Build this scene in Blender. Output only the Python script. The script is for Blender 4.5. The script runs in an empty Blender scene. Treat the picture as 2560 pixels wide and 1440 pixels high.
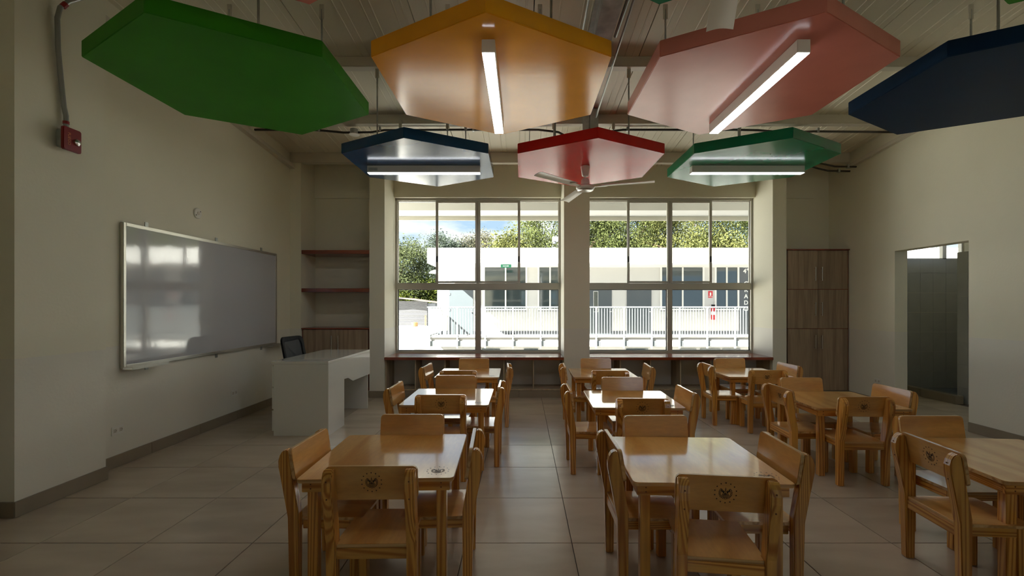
import bpy, bmesh, math, random
import numpy as np
from mathutils import Vector, Matrix
random.seed(7)
S = bpy.context.scene
COL = S.collection
PI = math.pi

# ------------------------------------------------------------------ camera, sky, sun, exposure
cam_d = bpy.data.cameras.new('camera')
cam = bpy.data.objects.new('camera', cam_d); COL.objects.link(cam)
cam.location = (0, 0, 1.34); cam.rotation_euler = (PI/2, 0, 0)
cam_d.sensor_width = 36; cam_d.lens = 1138/2560*36
cam_d.shift_x = -25/2560; cam_d.shift_y = 43/2560
cam_d.clip_start = .05; cam_d.clip_end = 500
S.camera = cam
S.view_settings.view_transform = 'Standard'; S.view_settings.look = 'None'
S.view_settings.gamma = 1; S.view_settings.use_curve_mapping = False
S.view_settings.exposure = 0.9
try:
    S.cycles.use_denoising = True
    S.cycles.max_bounces = 10; S.cycles.diffuse_bounces = 7; S.cycles.glossy_bounces = 5
    S.cycles.transparent_max_bounces = 16; S.cycles.sample_clamp_indirect = 6.0
    S.cycles.caustics_reflective = False; S.cycles.caustics_refractive = False
except Exception: pass

W = bpy.data.worlds.new('sky'); S.world = W; W.use_nodes = True
nt = W.node_tree; nt.nodes.clear()
def N(nt, t, **kw):
    n = nt.nodes.new(t)
    for k, v in kw.items():
        if k in n.inputs: n.inputs[k].default_value = v
        else: setattr(n, k, v)
    return n
tc = N(nt, 'ShaderNodeTexCoord'); sep = N(nt, 'ShaderNodeSeparateXYZ')
nt.links.new(tc.outputs['Generated'], sep.inputs[0])
gr = N(nt, 'ShaderNodeValToRGB')
gr.color_ramp.elements[0].position = 0.0; gr.color_ramp.elements[0].color = (.60, .78, .96, 1)
gr.color_ramp.elements[1].position = .7; gr.color_ramp.elements[1].color = (.25, .48, .85, 1)
nt.links.new(sep.outputs[2], gr.inputs[0])
mp = N(nt, 'ShaderNodeMapping'); mp.inputs['Scale'].default_value = (1.6, 1.6, 5.5); mp.inputs['Location'].default_value = (.35, .1, .2)
nt.links.new(tc.outputs['Generated'], mp.inputs[0])
nz = N(nt, 'ShaderNodeTexNoise', Scale=2.6, Detail=7.0, Roughness=.55)
nt.links.new(mp.outputs[0], nz.inputs['Vector'])
cr = N(nt, 'ShaderNodeValToRGB'); cr.color_ramp.elements[0].position = .50; cr.color_ramp.elements[1].position = .66
nt.links.new(nz.outputs[0], cr.inputs[0])
mx = N(nt, 'ShaderNodeMix', data_type='RGBA'); nt.links.new(cr.outputs[0], mx.inputs[0])
nt.links.new(gr.outputs[0], mx.inputs[6]); mx.inputs[7].default_value = (1.15, 1.15, 1.13, 1)
bg = N(nt, 'ShaderNodeBackground', Strength=0.6); wo = N(nt, 'ShaderNodeOutputWorld')
nt.links.new(mx.outputs[2], bg.inputs[0]); nt.links.new(bg.outputs[0], wo.inputs[0])

sun_d = bpy.data.lights.new('sun', 'SUN'); sun_d.energy = 31.0; sun_d.angle = math.radians(.55); sun_d.color = (1, .95, .86)
sun = bpy.data.objects.new('sun', sun_d); COL.objects.link(sun)
sun.rotation_euler = Vector((-2.7, -1.6, 2.35)).to_track_quat('Z', 'Y').to_euler()

# ------------------------------------------------------------------ materials
MATS = {}
def mat(name, col, rough=.5, metal=0, coat=0, bump=None, noise=None, spec=.5, emit=None, alpha=None):
    """plain principled; noise=(scale, amount, stretch) modulates colour; bump=(scale, strength, stretch)"""
    m = bpy.data.materials.new(name); m.use_nodes = True; t = m.node_tree; t.nodes.clear()
    o = N(t, 'ShaderNodeOutputMaterial'); b = N(t, 'ShaderNodeBsdfPrincipled')
    t.links.new(b.outputs[0], o.inputs[0])
    b.inputs['Base Color'].default_value = (*col, 1); b.inputs['Roughness'].default_value = rough
    b.inputs['Metallic'].default_value = metal; b.inputs['Coat Weight'].default_value = coat
    b.inputs['Coat Roughness'].default_value = .08; b.inputs['Specular IOR Level'].default_value = spec
    if emit: b.inputs['Emission Color'].default_value = (*emit[0], 1); b.inputs['Emission Strength'].default_value = emit[1]
    if noise or bump:
        c = N(t, 'ShaderNodeTexCoord'); oi = N(t, 'ShaderNodeObjectInfo')
        va = N(t, 'ShaderNodeVectorMath', operation='ADD')
        mu = N(t, 'ShaderNodeMath', operation='MULTIPLY'); mu.inputs[1].default_value = 37.0
        t.links.new(oi.outputs['Random'], mu.inputs[0]); t.links.new(c.outputs['Object'], va.inputs[0]); t.links.new(mu.outputs[0], va.inputs[1])
    if noise:
        sc, amt, st = noise
        mp = N(t, 'ShaderNodeMapping'); mp.inputs['Scale'].default_value = st; t.links.new(va.outputs[0], mp.inputs[0])
        n = N(t, 'ShaderNodeTexNoise', Scale=sc, Detail=5.0); t.links.new(mp.outputs[0], n.inputs['Vector'])
        r = N(t, 'ShaderNodeMapRange'); r.inputs['From Min'].default_value = .3; r.inputs['From Max'].default_value = .7
        r.inputs['To Min'].default_value = 1-amt; r.inputs['To Max'].default_value = 1+amt; t.links.new(n.outputs[0], r.inputs[0])
        v = N(t, 'ShaderNodeVectorMath', operation='SCALE'); v.inputs[0].default_value = col
        t.links.new(r.outputs[0], v.inputs['Scale']); t.links.new(v.outputs[0], b.inputs['Base Color'])
    if bump:
        sc, stg, st = bump
        mp = N(t, 'ShaderNodeMapping'); mp.inputs['Scale'].default_value = st; t.links.new(va.outputs[0], mp.inputs[0])
        n = N(t, 'ShaderNodeTexNoise', Scale=sc, Detail=6.0); t.links.new(mp.outputs[0], n.inputs['Vector'])
        bp = N(t, 'ShaderNodeBump', Strength=stg, Distance=.01); t.links.new(n.outputs[0], bp.inputs['Height'])
        t.links.new(bp.outputs[0], b.inputs['Normal'])
    MATS[name] = m; return m

def wood(name, c1, c2, axis, ring=26, scale=3.0, stretch=.07, rough=.28, coat=.5, var=.18, fine=.12):
    m = bpy.data.materials.new(name); m.use_nodes = True; t = m.node_tree; t.nodes.clear()
    o = N(t, 'ShaderNodeOutputMaterial'); b = N(t, 'ShaderNodeBsdfPrincipled'); t.links.new(b.outputs[0], o.inputs[0])
    b.inputs['Roughness'].default_value = rough; b.inputs['Coat Weight'].default_value = coat; b.inputs['Coat Roughness'].default_value = .09; b.inputs['Coat IOR'].default_value = 1.85
    c = N(t, 'ShaderNodeTexCoord'); oi = N(t, 'ShaderNodeObjectInfo')
    mu = N(t, 'ShaderNodeMath', operation='MULTIPLY'); mu.inputs[1].default_value = 53.0
    va = N(t, 'ShaderNodeVectorMath', operation='ADD')
    t.links.new(oi.outputs['Random'], mu.inputs[0]); t.links.new(c.outputs['Object'], va.inputs[0]); t.links.new(mu.outputs[0], va.inputs[1])
    s = [1, 1, 1]; s['XYZ'.index(axis)] = stretch
    mp = N(t, 'ShaderNodeMapping'); mp.inputs['Scale'].default_value = s; t.links.new(va.outputs[0], mp.inputs[0])
    n = N(t, 'ShaderNodeTexNoise', Scale=scale, Detail=1.0, Roughness=.4); t.links.new(mp.outputs[0], n.inputs['Vector'])
    m1 = N(t, 'ShaderNodeMath', operation='MULTIPLY'); m1.inputs[1].default_value = ring*2; t.links.new(n.outputs[0], m1.inputs[0])
    sn = N(t, 'ShaderNodeMath', operation='SINE'); t.links.new(m1.outputs[0], sn.inputs[0])
    rr = N(t, 'ShaderNodeMapRange'); rr.inputs['From Min'].default_value = -.3; rr.inputs['From Max'].default_value = 1.0; t.links.new(sn.outputs[0], rr.inputs[0])
    mx = N(t, 'ShaderNodeMix', data_type='RGBA'); t.links.new(rr.outputs[0], mx.inputs[0])
    mx.inputs[6].default_value = (*c1, 1); mx.inputs[7].default_value = (*c2, 1)
    n2 = N(t, 'ShaderNodeTexNoise', Scale=70.0, Detail=3.0); t.links.new(mp.outputs[0], n2.inputs['Vector'])
    r2 = N(t, 'ShaderNodeMapRange'); r2.inputs['From Min'].default_value = .3; r2.inputs['From Max'].default_value = .7
    r2.inputs['To Min'].default_value = 1-fine; r2.inputs['To Max'].default_value = 1+fine; t.links.new(n2.outputs[0], r2.inputs[0])
    r3 = N(t, 'ShaderNodeMapRange'); r3.inputs['To Min'].default_value = 1-var; r3.inputs['To Max'].default_value = 1+var; t.links.new(oi.outputs['Random'], r3.inputs[0])
    pm = N(t, 'ShaderNodeMath', operation='MULTIPLY'); t.links.new(r2.outputs[0], pm.inputs[0]); t.links.new(r3.outputs[0], pm.inputs[1])
    v = N(t, 'ShaderNodeVectorMath', operation='SCALE'); t.links.new(mx.outputs[2], v.inputs[0]); t.links.new(pm.outputs[0], v.inputs['Scale'])
    t.links.new(v.outputs[0], b.inputs['Base Color'])
    MATS[name] = m; return m

PINE1, PINE2 = (.70, .37, .08), (.42, .15, .02)
PLY1, PLY2 = (.68, .38, .115), (.56, .27, .06)
for ax in 'XYZ':
    wood('pine_'+ax, PINE1, PINE2, ax, ring=75, scale=7.0, stretch=.03)
    wood('ply_'+ax, PLY1, PLY2, ax, ring=16, scale=3.0, stretch=.25, fine=.07, rough=.28, coat=.9)
wood('ply_edge', (.66, .44, .2), (.46, .26, .09), 'X', ring=14, scale=14, stretch=.02)
wood('mahogany', (.24, .045, .016), (.15, .024, .010), 'X', ring=12, scale=5, stretch=.05, rough=.25, coat=.3, var=.03)
wood('grey_oak', (.34, .25, .165), (.26, .185, .12), 'Z', ring=10, scale=8, stretch=.05, rough=.5, coat=0, var=.04, fine=.14)
wood('cubby_oak', (.44, .36, .24), (.35, .28, .18), 'Z', ring=10, scale=8, stretch=.05, rough=.5, coat=0, var=.04)

def wall_mat(name, up, low, zline=1.0, r_up=.62, r_low=.5):
    m = bpy.data.materials.new(name); m.use_nodes = True; t = m.node_tree; t.nodes.clear()
    o = N(t, 'ShaderNodeOutputMaterial'); b = N(t, 'ShaderNodeBsdfPrincipled'); t.links.new(b.outputs[0], o.inputs[0])
    g = N(t, 'ShaderNodeNewGeometry'); sp = N(t, 'ShaderNodeSeparateXYZ'); t.links.new(g.outputs['Position'], sp.inputs[0])
    gt = N(t, 'ShaderNodeMath', operation='GREATER_THAN'); gt.inputs[1].default_value = zline; t.links.new(sp.outputs[2], gt.inputs[0])
    mx = N(t, 'ShaderNodeMix', data_type='RGBA'); t.links.new(gt.outputs[0], mx.inputs[0])
    mx.inputs[6].default_value = (*low, 1); mx.inputs[7].default_value = (*up, 1)
    n = N(t, 'ShaderNodeTexNoise', Scale=1.3, Detail=4.0); t.links.new(g.outputs['Position'], n.inputs['Vector'])
    r = N(t, 'ShaderNodeMapRange'); r.inputs['To Min'].default_value = .95; r.inputs['To Max'].default_value = 1.05; t.links.new(n.outputs[0], r.inputs[0])
    v = N(t, 'ShaderNodeVectorMath', operation='SCALE'); t.links.new(mx.outputs[2], v.inputs[0]); t.links.new(r.outputs[0], v.inputs['Scale'])
    t.links.new(v.outputs[0], b.inputs['Base Color'])
    rm = N(t, 'ShaderNodeMapRange'); rm.inputs['To Min'].default_value = r_low; rm.inputs['To Max'].default_value = r_up
    t.links.new(gt.outputs[0], rm.inputs[0]); t.links.new(rm.outputs[0], b.inputs['Roughness'])
    n2 = N(t, 'ShaderNodeTexNoise', Scale=45.0, Detail=4.0); t.links.new(g.outputs['Position'], n2.inputs['Vector'])
    bp = N(t, 'ShaderNodeBump', Strength=.12, Distance=.01); t.links.new(n2.outputs[0], bp.inputs['Height']); t.links.new(bp.outputs[0], b.inputs['Normal'])
    MATS[name] = m; return m
wall_mat('wall_paint', (.77, .745, .60), (.74, .72, .63))
mat('dowel_wood', (.16, .055, .012), .5)
mat('ceiling_metal', (.70, .65, .51), .42, bump=(3, .05, (1, .1, 1)))
mat('panel_joint', (.06, .05, .03), .8)
mat('beam_paint', (.62, .58, .48), .45)
mat('galvanised', (.42, .44, .42), .42, .7, noise=(9, .25, (1, 1, 1)))
mat('conduit', (.35, .36, .34), .35, .8)
mat('dark_cable', (.05, .045, .035), .5)
mat('floor_tile', (.45, .375, .285), .22, noise=(1.7, .10, (1, 3, 1)), bump=(5, .04, (1, 1, 1)))
mat('floor_tile_b', (.42, .35, .265), .22, noise=(1.7, .12, (1, 3, 1)), bump=(5, .04, (1, 1, 1)))
mat('grout', (.07, .05, .035), .9)
mat('skirting_tile', (.27, .225, .16), .33, noise=(3, .08, (1, 1, 1)))
mat('white_lacquer', (.74, .75, .70), .12, coat=.6)
mat('white_plastic', (.75, .74, .68), .35)
mat('cream_plastic', (.62, .58, .5), .4)
mat('dark_hole', (.02, .02, .02), .7)
mat('led', (1, 1, 1), .5, emit=((.93, .96, 1), 12.0))
mat('aluminium', (.50, .48, .42), .34, .35)
mat('aluminium_board', (.62, .60, .54), .3, .8)
mat('whiteboard', (.50, .51, .54), .045, coat=1.0, bump=(1.6, .35, (1, 1, .6)))
mat('steel', (.6, .6, .58), .25, 1.0)
mat('black_mesh', (.012, .012, .013), .6)
mat('black_plastic', (.012, .012, .013), .6, spec=.2)
mat('alarm_red', (.23, .008, .008), .3)
mat('red_tape', (.3, .02, .02), .5)
mat('orange_text', (.75, .25, .08), .5)
mat('print_ink', (.025, .014, .008), .5)
mat('shower_tile', (.40, .41, .40), .2, noise=(4, .05, (1, 1, 1)))
mat('mosaic', (.10, .13, .17), .35, noise=(40, .6, (1, 1, 1)))
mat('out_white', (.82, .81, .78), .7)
mat('out_wall', (.62, .615, .60), .75)  # darker copy of out_white for shaded walls, shade put into the colour
mat('out_grey', (.095, .105, .12), .5)
mat('out_floor', (.30, .285, .26), .7)
mat('rail_paint', (.16, .178, .182), .45)
mat('dark_glass', (.035, .05, .055), .04, spec=.9, coat=1.0)
mat('door_grey', (.085, .10, .112), .4)
mat('sign_green', (.02, .22, .12), .4)
mat('sign_red', (.62, .02, .03), .4)
mat('sign_white', (.85, .85, .83), .5)
mat('corrugated', (.11, .11, .115), .45, .2)
mat('rust_roof', (.09, .075, .065), .7)
mat('ground_concrete', (.30, .29, .27), .9, noise=(.3, .15, (1, 1, 1)))
mat('ochre_wood', (.2, .12, .045), .8)
mat('trunk', (.14, .10, .065), .9, noise=(3, .3, (1, 1, .2)))
for k, c in dict(mango=(.095, .112, .042), mango_light=(.13, .138, .05), olive=(.078, .092, .044), distant=(.085, .105, .08), distant_warm=(.125, .12, .08), bush=(.078, .095, .019)).items():
    m = mat('leaf_'+k, c, .65, spec=.12)
    t = m.node_tree; b = N(t, 'ShaderNodeBsdfDiffuse'); tl = N(t, 'ShaderNodeBsdfTranslucent'); b.inputs['Color'].name
    ms = N(t, 'ShaderNodeMixShader'); ms.inputs[0].default_value = .45
    t.links.new(b.outputs[0], ms.inputs[1]); t.links.new(tl.outputs[0], ms.inputs[2])
    t.links.new(ms.outputs[0], [n for n in t.nodes if n.type == 'OUTPUT_MATERIAL'][0].inputs[0])
    g = N(t, 'ShaderNodeNewGeometry'); n = N(t, 'ShaderNodeTexNoise', Scale=.5, Detail=4.0); t.links.new(g.outputs['Position'], n.inputs['Vector'])
    n2 = N(t, 'ShaderNodeTexWhiteNoise'); t.links.new(g.outputs['Random Per Island'], n2.inputs['Vector'])
    r = N(t, 'ShaderNodeMapRange'); r.inputs['From Min'].default_value = .3; r.inputs['From Max'].default_value = .7; r.inputs['To Min'].default_value = .35; r.inputs['To Max'].default_value = 1.6  # broad noise paints shaded gaps into the foliage as darker colour
    t.links.new(n.outputs[0], r.inputs[0])
    r2 = N(t, 'ShaderNodeMapRange'); r2.inputs['To Min'].default_value = .65; r2.inputs['To Max'].default_value = 1.4; t.links.new(g.outputs['Random Per Island'], r2.inputs[0])
    mm = N(t, 'ShaderNodeMath', operation='MULTIPLY'); t.links.new(r.outputs[0], mm.inputs[0]); t.links.new(r2.outputs[0], mm.inputs[1])
    v = N(t, 'ShaderNodeVectorMath', operation='SCALE'); v.inputs[0].default_value = c; t.links.new(mm.outputs[0], v.inputs['Scale']); t.links.new(v.outputs[0], b.inputs[0]); t.links.new(v.outputs[0], tl.inputs[0])

def enamel(name, col, rough=.2, spec=.5):
    m = mat(name, col, rough, spec=spec, noise=(2.2, .10, (1, 1, 1)), bump=(5.5, .045, (.35, 1.6, 1))); return m
enamel('enamel_green', (.035, .25, .008), .5, .18)
enamel('enamel_orange', (.92, .40, .015), .13, .42)
enamel('enamel_pink', (.62, .20, .15), .22)
enamel('enamel_navy', (.002, .020, .058), .5, .12)
enamel('enamel_blue', (.006, .06, .16), .16)
enamel('enamel_red', (.55, .010, .008), .18)
enamel('enamel_teal', (.005, .20, .085), .17)

def glass_mat(name, refl=.07, tint=(.97, .99, .98)):
    m = bpy.data.materials.new(name); m.use_nodes = True; t = m.node_tree; t.nodes.clear()
    o = N(t, 'ShaderNodeOutputMaterial'); tr = N(t, 'ShaderNodeBsdfTransparent'); tr.inputs[0].default_value = (*tint, 1)
    gl = N(t, 'ShaderNodeBsdfGlossy', Roughness=.02); fr = N(t, 'ShaderNodeLayerWeight', Blend=.12)
    mu = N(t, 'ShaderNodeMath', operation='MULTIPLY'); mu.inputs[1].default_value = refl*6; t.links.new(fr.outputs['Fresnel'], mu.inputs[0])
    ms = N(t, 'ShaderNodeMixShader'); t.links.new(mu.outputs[0], ms.inputs[0]); t.links.new(tr.outputs[0], ms.inputs[1]); t.links.new(gl.outputs[0], ms.inputs[2])
    t.links.new(ms.outputs[0], o.inputs[0]); MATS[name] = m
glass_mat('window_glass')

# ------------------------------------------------------------------ mesh helpers
class MB:
    def __init__(s): s.v = []; s.f = []; s.m = []
    def box(s, x0, y0, z0, x1, y1, z1, m=0):
        if x0 > x1: x0, x1 = x1, x0
        if y0 > y1: y0, y1 = y1, y0
        if z0 > z1: z0, z1 = z1, z0
        i = len(s.v)
        s.v += [(x0,y0,z0),(x1,y0,z0),(x1,y1,z0),(x0,y1,z0),(x0,y0,z1),(x1,y0,z1),(x1,y1,z1),(x0,y1,z1)]
        for q in ((3,2,1,0),(4,5,6,7),(0,1,5,4),(1,2,6,5),(2,3,7,6),(3,0,4,7)):
            s.f.append(tuple(i+k for k in q)); s.m.append(m)
        return s
    def prism(s, poly, axis, a, b, m=0, ms=None, fn=None):
        """poly: 2D points. axis X: (y,z); Y: (x,z); Z: (x,y). extruded a..b"""
        def p3(u, v, w):
            p = {'X': (w, u, v), 'Y': (u, w, v), 'Z': (u, v, w)}[axis]
            return fn(*p) if fn else p
        i = len(s.v); n = len(poly)
        s.v += [p3(u, v, a) for u, v in poly] + [p3(u, v, b) for u, v in poly]
        area = sum(poly[k][0]*poly[(k+1)%n][1]-poly[(k+1)%n][0]*poly[k][1] for k in range(n))
        ccw = (area > 0) != (axis == 'Y')
        if b < a: ccw = not ccw
        A = list(range(n)); 
        lo = [i+k for k in A]; hi = [i+n+k for k in A]
        s.f.append(tuple(reversed(lo)) if ccw else tuple(lo)); s.m.append(m)
        s.f.append(tuple(hi) if ccw else tuple(reversed(hi))); s.m.append(m)
        for k in A:
            q = (i+k, i+(k+1)%n, i+n+(k+1)%n, i+n+k)
            s.f.append(q if ccw else tuple(reversed(q))); s.m.append(m if ms is None else ms)
        return s
    def tube(s, pts, r, n=8, m=0):
        pts = [Vector(p) for p in pts]; rings = []
        up = None
        for k, p in enumerate(pts):
            d = ((pts[min(k+1, len(pts)-1)]-pts[max(k-1, 0)])).normalized()
            if up is None: up = Vector((0,0,1)) if abs(d.z) < .9 else Vector((1,0,0))
            a = d.cross(up).normalized(); b = a.cross(d).normalized(); up = b
            rr = r[k] if isinstance(r, (list, tuple)) else r
            i = len(s.v); rings.append(i)
            s.v += [tuple(p+a*rr*math.cos(2*PI*j/n)+b*rr*math.sin(2*PI*j/n)) for j in range(n)]
        for a, b in zip(rings, rings[1:]):
            for j in range(n):
                s.f.append((a+j, b+j, b+(j+1)%n, a+(j+1)%n)); s.m.append(m)
        s.f.append(tuple(rings[0]+j for j in range(n))); s.m.append(m)
        s.f.append(tuple(rings[-1]+j for j in reversed(range(n)))); s.m.append(m)
        return s
    def lathe(s, prof, c=(0,0,0), axis='Z', n=24, m=0):
        rings = []
        for r, h in prof:
            i = len(s.v); rings.append(i)
            for j in range(n):
                a = 2*PI*j/n; u, v = r*math.cos(a), r*math.sin(a)
                p = {'Z': (u, v, h), 'X': (h, u, v), 'Y': (v, h, u)}[axis]
                s.v.append((c[0]+p[0], c[1]+p[1], c[2]+p[2]))
        for a, b in zip(rings, rings[1:]):
            for j in range(n):
                s.f.append((a+j, a+(j+1)%n, b+(j+1)%n, b+j)); s.m.append(m)
        s.f.append(tuple(rings[0]+j for j in reversed(range(n)))); s.m.append(m)
        s.f.append(tuple(rings[-1]+j for j in range(n))); s.m.append(m)
        return s
    def poly(s, pts, m=0):
        i = len(s.v); s.v += [tuple(p) for p in pts]; s.f.append(tuple(range(i, i+len(pts)))); s.m.append(m); return s
    def mesh(s, name, mats, bevel=0, smooth=False):
        me = bpy.data.meshes.new(name); me.from_pydata(s.v, [], s.f)
        for k in mats: me.materials.append(MATS[k])
        for p, k in zip(me.polygons, s.m): p.material_index = k
        if bevel:
            bm = bmesh.new(); bm.from_mesh(me)
            bmesh.ops.bevel(bm, geom=[e for e in bm.edges if e.calc_face_angle(0) > .6], offset=bevel, segments=2, affect='EDGES', clamp_overlap=True)
            bm.to_mesh(me); bm.free()
        if smooth:
            me.polygons.foreach_set('use_smooth', [True]*len(me.polygons)); me.update()
            try: me.set_sharp_from_angle(angle=math.radians(40))
            except Exception: pass
        me.update(); return me
    def build(s, name, mats, parent=None, loc=(0,0,0), bevel=0, smooth=False, rot=(0,0,0), **props):
        if isinstance(mats, str): mats = [mats]
        o = bpy.data.objects.new(name, s.mesh(name, mats, bevel, smooth)); COL.objects.link(o)
        o.location = loc; o.rotation_euler = rot
        if parent: o.parent = parent
        for k, v in props.items(): o[k] = v
        return o
def empty(name, loc=(0,0,0), rz=0, **props):
    o = bpy.data.objects.new(name, None); COL.objects.link(o); o.location = loc; o.rotation_euler = (0, 0, rz)
    o.empty_display_size = .1
    for k, v in props.items(): o[k] = v
    return o
def inst(src, parent, loc=(0,0,0), rot=None):
    o = src.copy(); COL.objects.link(o); o.parent = parent; o.location = loc
    if rot is not None: o.rotation_euler = rot
    return o
def copy_tree(o, parent=None):
    c = o.copy(); COL.objects.link(c)
    if parent: c.parent = parent
    for ch in list(o.children): copy_tree(ch, c)
    return c
def rrect(x0, z0, x1, z1, r, n=4, corners=(1,1,1,1)):
    """rounded rectangle; corners: bl, br, tr, tl"""
    P = []
    for (cx, cz, a0), c in zip(((x0+r, z0+r, PI), (x1-r, z0+r, 1.5*PI), (x1-r, z1-r, 0), (x0+r, z1-r, .5*PI)), corners):
        if c:
            for k in range(n+1):
                a = a0+k*PI/2/n; P.append((cx+r*math.cos(a), cz+r*math.sin(a)))
        else: P.append((x0 if cx < (x0+x1)/2 else x1, z0 if cz < (z0+z1)/2 else z1))
    return P
def zc(y): return 3.56+.09*(6.5-y)          # underside of the ceiling

XL, XR, YB, YF = -3.36, 4.75, 7.2, -2.7
# ------------------------------------------------------------------ floor with tiles
fl = MB().box(XL-.1, YF-.1, -.25, XR+.02, YB+.1, -.006).box(XR, 2.6, -.25, 8.1, YB+.1, -.006).build('floor', 'grout', kind='structure')
tmesh = {}
def tile_obj(x0, y0, x1, y1, parent, name='floor_tile'):
    g = .0022; w, d = round(x1-x0, 4), round(y1-y0, 4)
    mk = 'floor_tile' if random.random() < .6 else 'floor_tile_b'
    key = (w, d, mk)
    if key not in tmesh:
        b = MB(); b.box(-w/2+g, -d/2+g, -.01, w/2-g, d/2-g, 0)
        tmesh[key] = b.mesh('floor_tile', [mk], bevel=.0012)
    o = bpy.data.objects.new(name, tmesh[key]); COL.objects.link(o); o.parent = parent
    o.location = ((x0+x1)/2, (y0+y1)/2, random.uniform(-.0003, .0003))
    if name == 'floor_tile' and w == d: o.rotation_euler = (0, 0, 0)
    return o
gx = [XL]+[round(.281+.6*n, 3) for n in range(-6, 8) if XL < .281+.6*n < XR]+[XR]
gy = [round(2.565+.6*n, 3) for n in range(-8, 8)]
for i in range(len(gx)-1):
    for j in range(len(gy)-1):
        y0, y1 = gy[j], gy[j+1]
        if y0 < 1.3 or y0 > 6.5: continue
        tile_obj(gx[i], y0, gx[i+1], min(y1, 6.62), fl)
b = MB()
for i in range(len(gx)-1):
    for y0 in [round(1.365-.6*k, 3) for k in range(0, 7)]:
        b.box(gx[i]+.002, max(y0-.6, YF)+.002, -.01, gx[i+1]-.002, y0-.002, 0)
b.build('floor_tile', 'floor_tile', fl, kind='stuff')
# passage floor tiles
for i, x0 in enumerate((4.75, 5.35)):
    x1 = (5.35, 5.88)[i]
    for j in range(8): tile_obj(x0, 2.73+.6*j, x1, min(2.73+.6*(j+1), 7.1), fl)

# ------------------------------------------------------------------ ceiling: sandwich panels with ribs
ce = MB().prism([(YF-.2, zc(YF-.2)+.05), (YB+.15, zc(YB+.15)+.05), (YB+.15, zc(YB+.15)+.12), (YF-.2, zc(YF-.2)+.12)], 'X', XL-.2, XR+.2).build('ceiling', 'panel_joint', kind='structure')
px = [XL-.1]+[-2.99+1.03*k for k in range(0, 8)]+[XR+.1]
for a, c in zip(px, px[1:]):
    prof = [(a+.004, .05), (a+.004, 0)]
    w = 1.03; k0 = round((a+2.99)/w)*w-2.99
    for t in (.14, .21, .40, .47, .62, .69, .87, .94):
        x = k0+t*w if a > XL else -2.99-w+t*w
        if a+.03 < x < c-.03: prof += [(x-.008, 0), (x-.004, -.005), (x+.004, -.005), (x+.008, 0)]
    prof += [(c-.004, 0), (c-.004, .05)]
    MB().prism(prof, 'Y', YF-.15, YB+.1, fn=lambda x, y, z: (x, y, z+zc(y))).build('ceiling_panel', 'ceiling_metal', ce)

# ------------------------------------------------------------------ walls
def sideprism(b, y0, y1, x0, x1, z0=0, m=0, dz=0):
    b.prism([(y0, z0), (y1, z0), (y1, zc(y1)+dz), (y0, zc(y0)+dz)], 'X', x0, x1, m=m)
wl = MB(); sideprism(wl, YF-.1, YB+.1, XL-.15, XL, dz=.08)
sideprism(wl, 2.87, 3.50, XL-.01, -3.2)
wl.build('wall_left', 'wall_paint', kind='structure')
wr = MB()
sideprism(wr, YF-.1, 4.84, XR, XR+.16, dz=.08); sideprism(wr, 5.80, YB+.1, XR, XR+.16, dz=.08); sideprism(wr, 4.84, 5.80, XR, XR+.16, z0=2.03, dz=.08)
wr.build('wall_right', 'wall_paint', kind='structure')
wb = MB(); T = 3.75
def up(b, x0, y0, x1, y1, z0=0): b.prism([(y0, z0), (y1, z0), (y1, zc(y1)), (y0, zc(y0))], 'X', x0, x1)
up(wb, XL, 7.05, -1.99, YB+.1); up(wb, XL, 6.59, -3.2, 7.05); up(wb, -2.21, 6.59, -1.99, 7.06)
up(wb, -3.2, 7.02, -2.21, 7.06, 2.99)
up(wb, .608, 6.59, .979, YB+.1); up(wb, 3.63, 6.59, 3.83, YB+.1)
up(wb, 3.83, 7.05, XR, YB+.1); up(wb, 3.83, 7.02, XR-.25, 7.06, 2.99)
for a, c in ((-1.99, .608), (.979, 3.63)):
    up(wb, a, 7.08, c, YB+.1, 3.02); wb.box(a, 7.14, 0, c, YB+.1, .587)
wb.build('wall_back', 'wall_paint', kind='structure')
# wall behind the camera with three openings and its windows
wf = MB(); ops = [(-.1, 1.3), (2.4, 3.8)]
x = XL
zt = zc(YF)
for a, c in ops:
    wf.box(x, YF-.15, 0, a, YF, zt); wf.box(a, YF-.15, 0, c, YF, 1.35); wf.box(a, YF-.15, 2.6, c, YF, zt); x = c
wf.box(x, YF-.15, 0, XR, YF, zt)
wf.build('wall_front', 'wall_paint', kind='structure')
# unseen eave added over the rear openings to block sun; building mass under the room
MB().box(XL-1, YF-2.6, 3.7, XR+1, YF-.15, 3.85).build('added_sun_eave', 'out_white', kind='structure')

# ------------------------------------------------------------------ skirting (each tile a part)
def skirting(name, runs):
    e = empty(name, kind='structure')
    for (x0, y0, x1, y1, nx, ny) in runs:      # (nx,ny) outward normal
        L = math.hypot(x1-x0, y1-y0); n = max(1, round(L/.6)); ux, uy = (x1-x0)/L, (y1-y0)/L
        for k in range(n):
            a, c = k*L/n+.0015, (k+1)*L/n-.0015; t = .012
            xs = [x0+ux*a, x0+ux*c, x0+ux*c+nx*t, x0+ux*a]; ys = [y0+uy*a, y0+uy*c, y0+uy*c+ny*t, y0+uy*a]
            MB().box(min(xs[0], xs[1], xs[2]), min(ys[0], ys[1], ys[2]), .001, max(xs[0], xs[1], xs[2]), max(ys[0], ys[1], ys[2]), .1).build('skirting_tile', 'skirting_tile', e, bevel=.002)
    return e
skirting('baseboard_left', [(XL, 3.50, XL, 6.59, 1, 0), (-3.2, 2.86, -3.2, 3.51, 1, 0), (XL, 2.87, -3.19, 2.87, 0, -1), (XL, YF, XL, 2.87, 1, 0), (XL, 6.59, -3.2, 6.59, 0, -1)])
skirting('baseboard_right', [(XR, 5.80, XR, 6.6, -1, 0), (XR, YF, XR, 4.84, -1, 0)])
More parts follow.
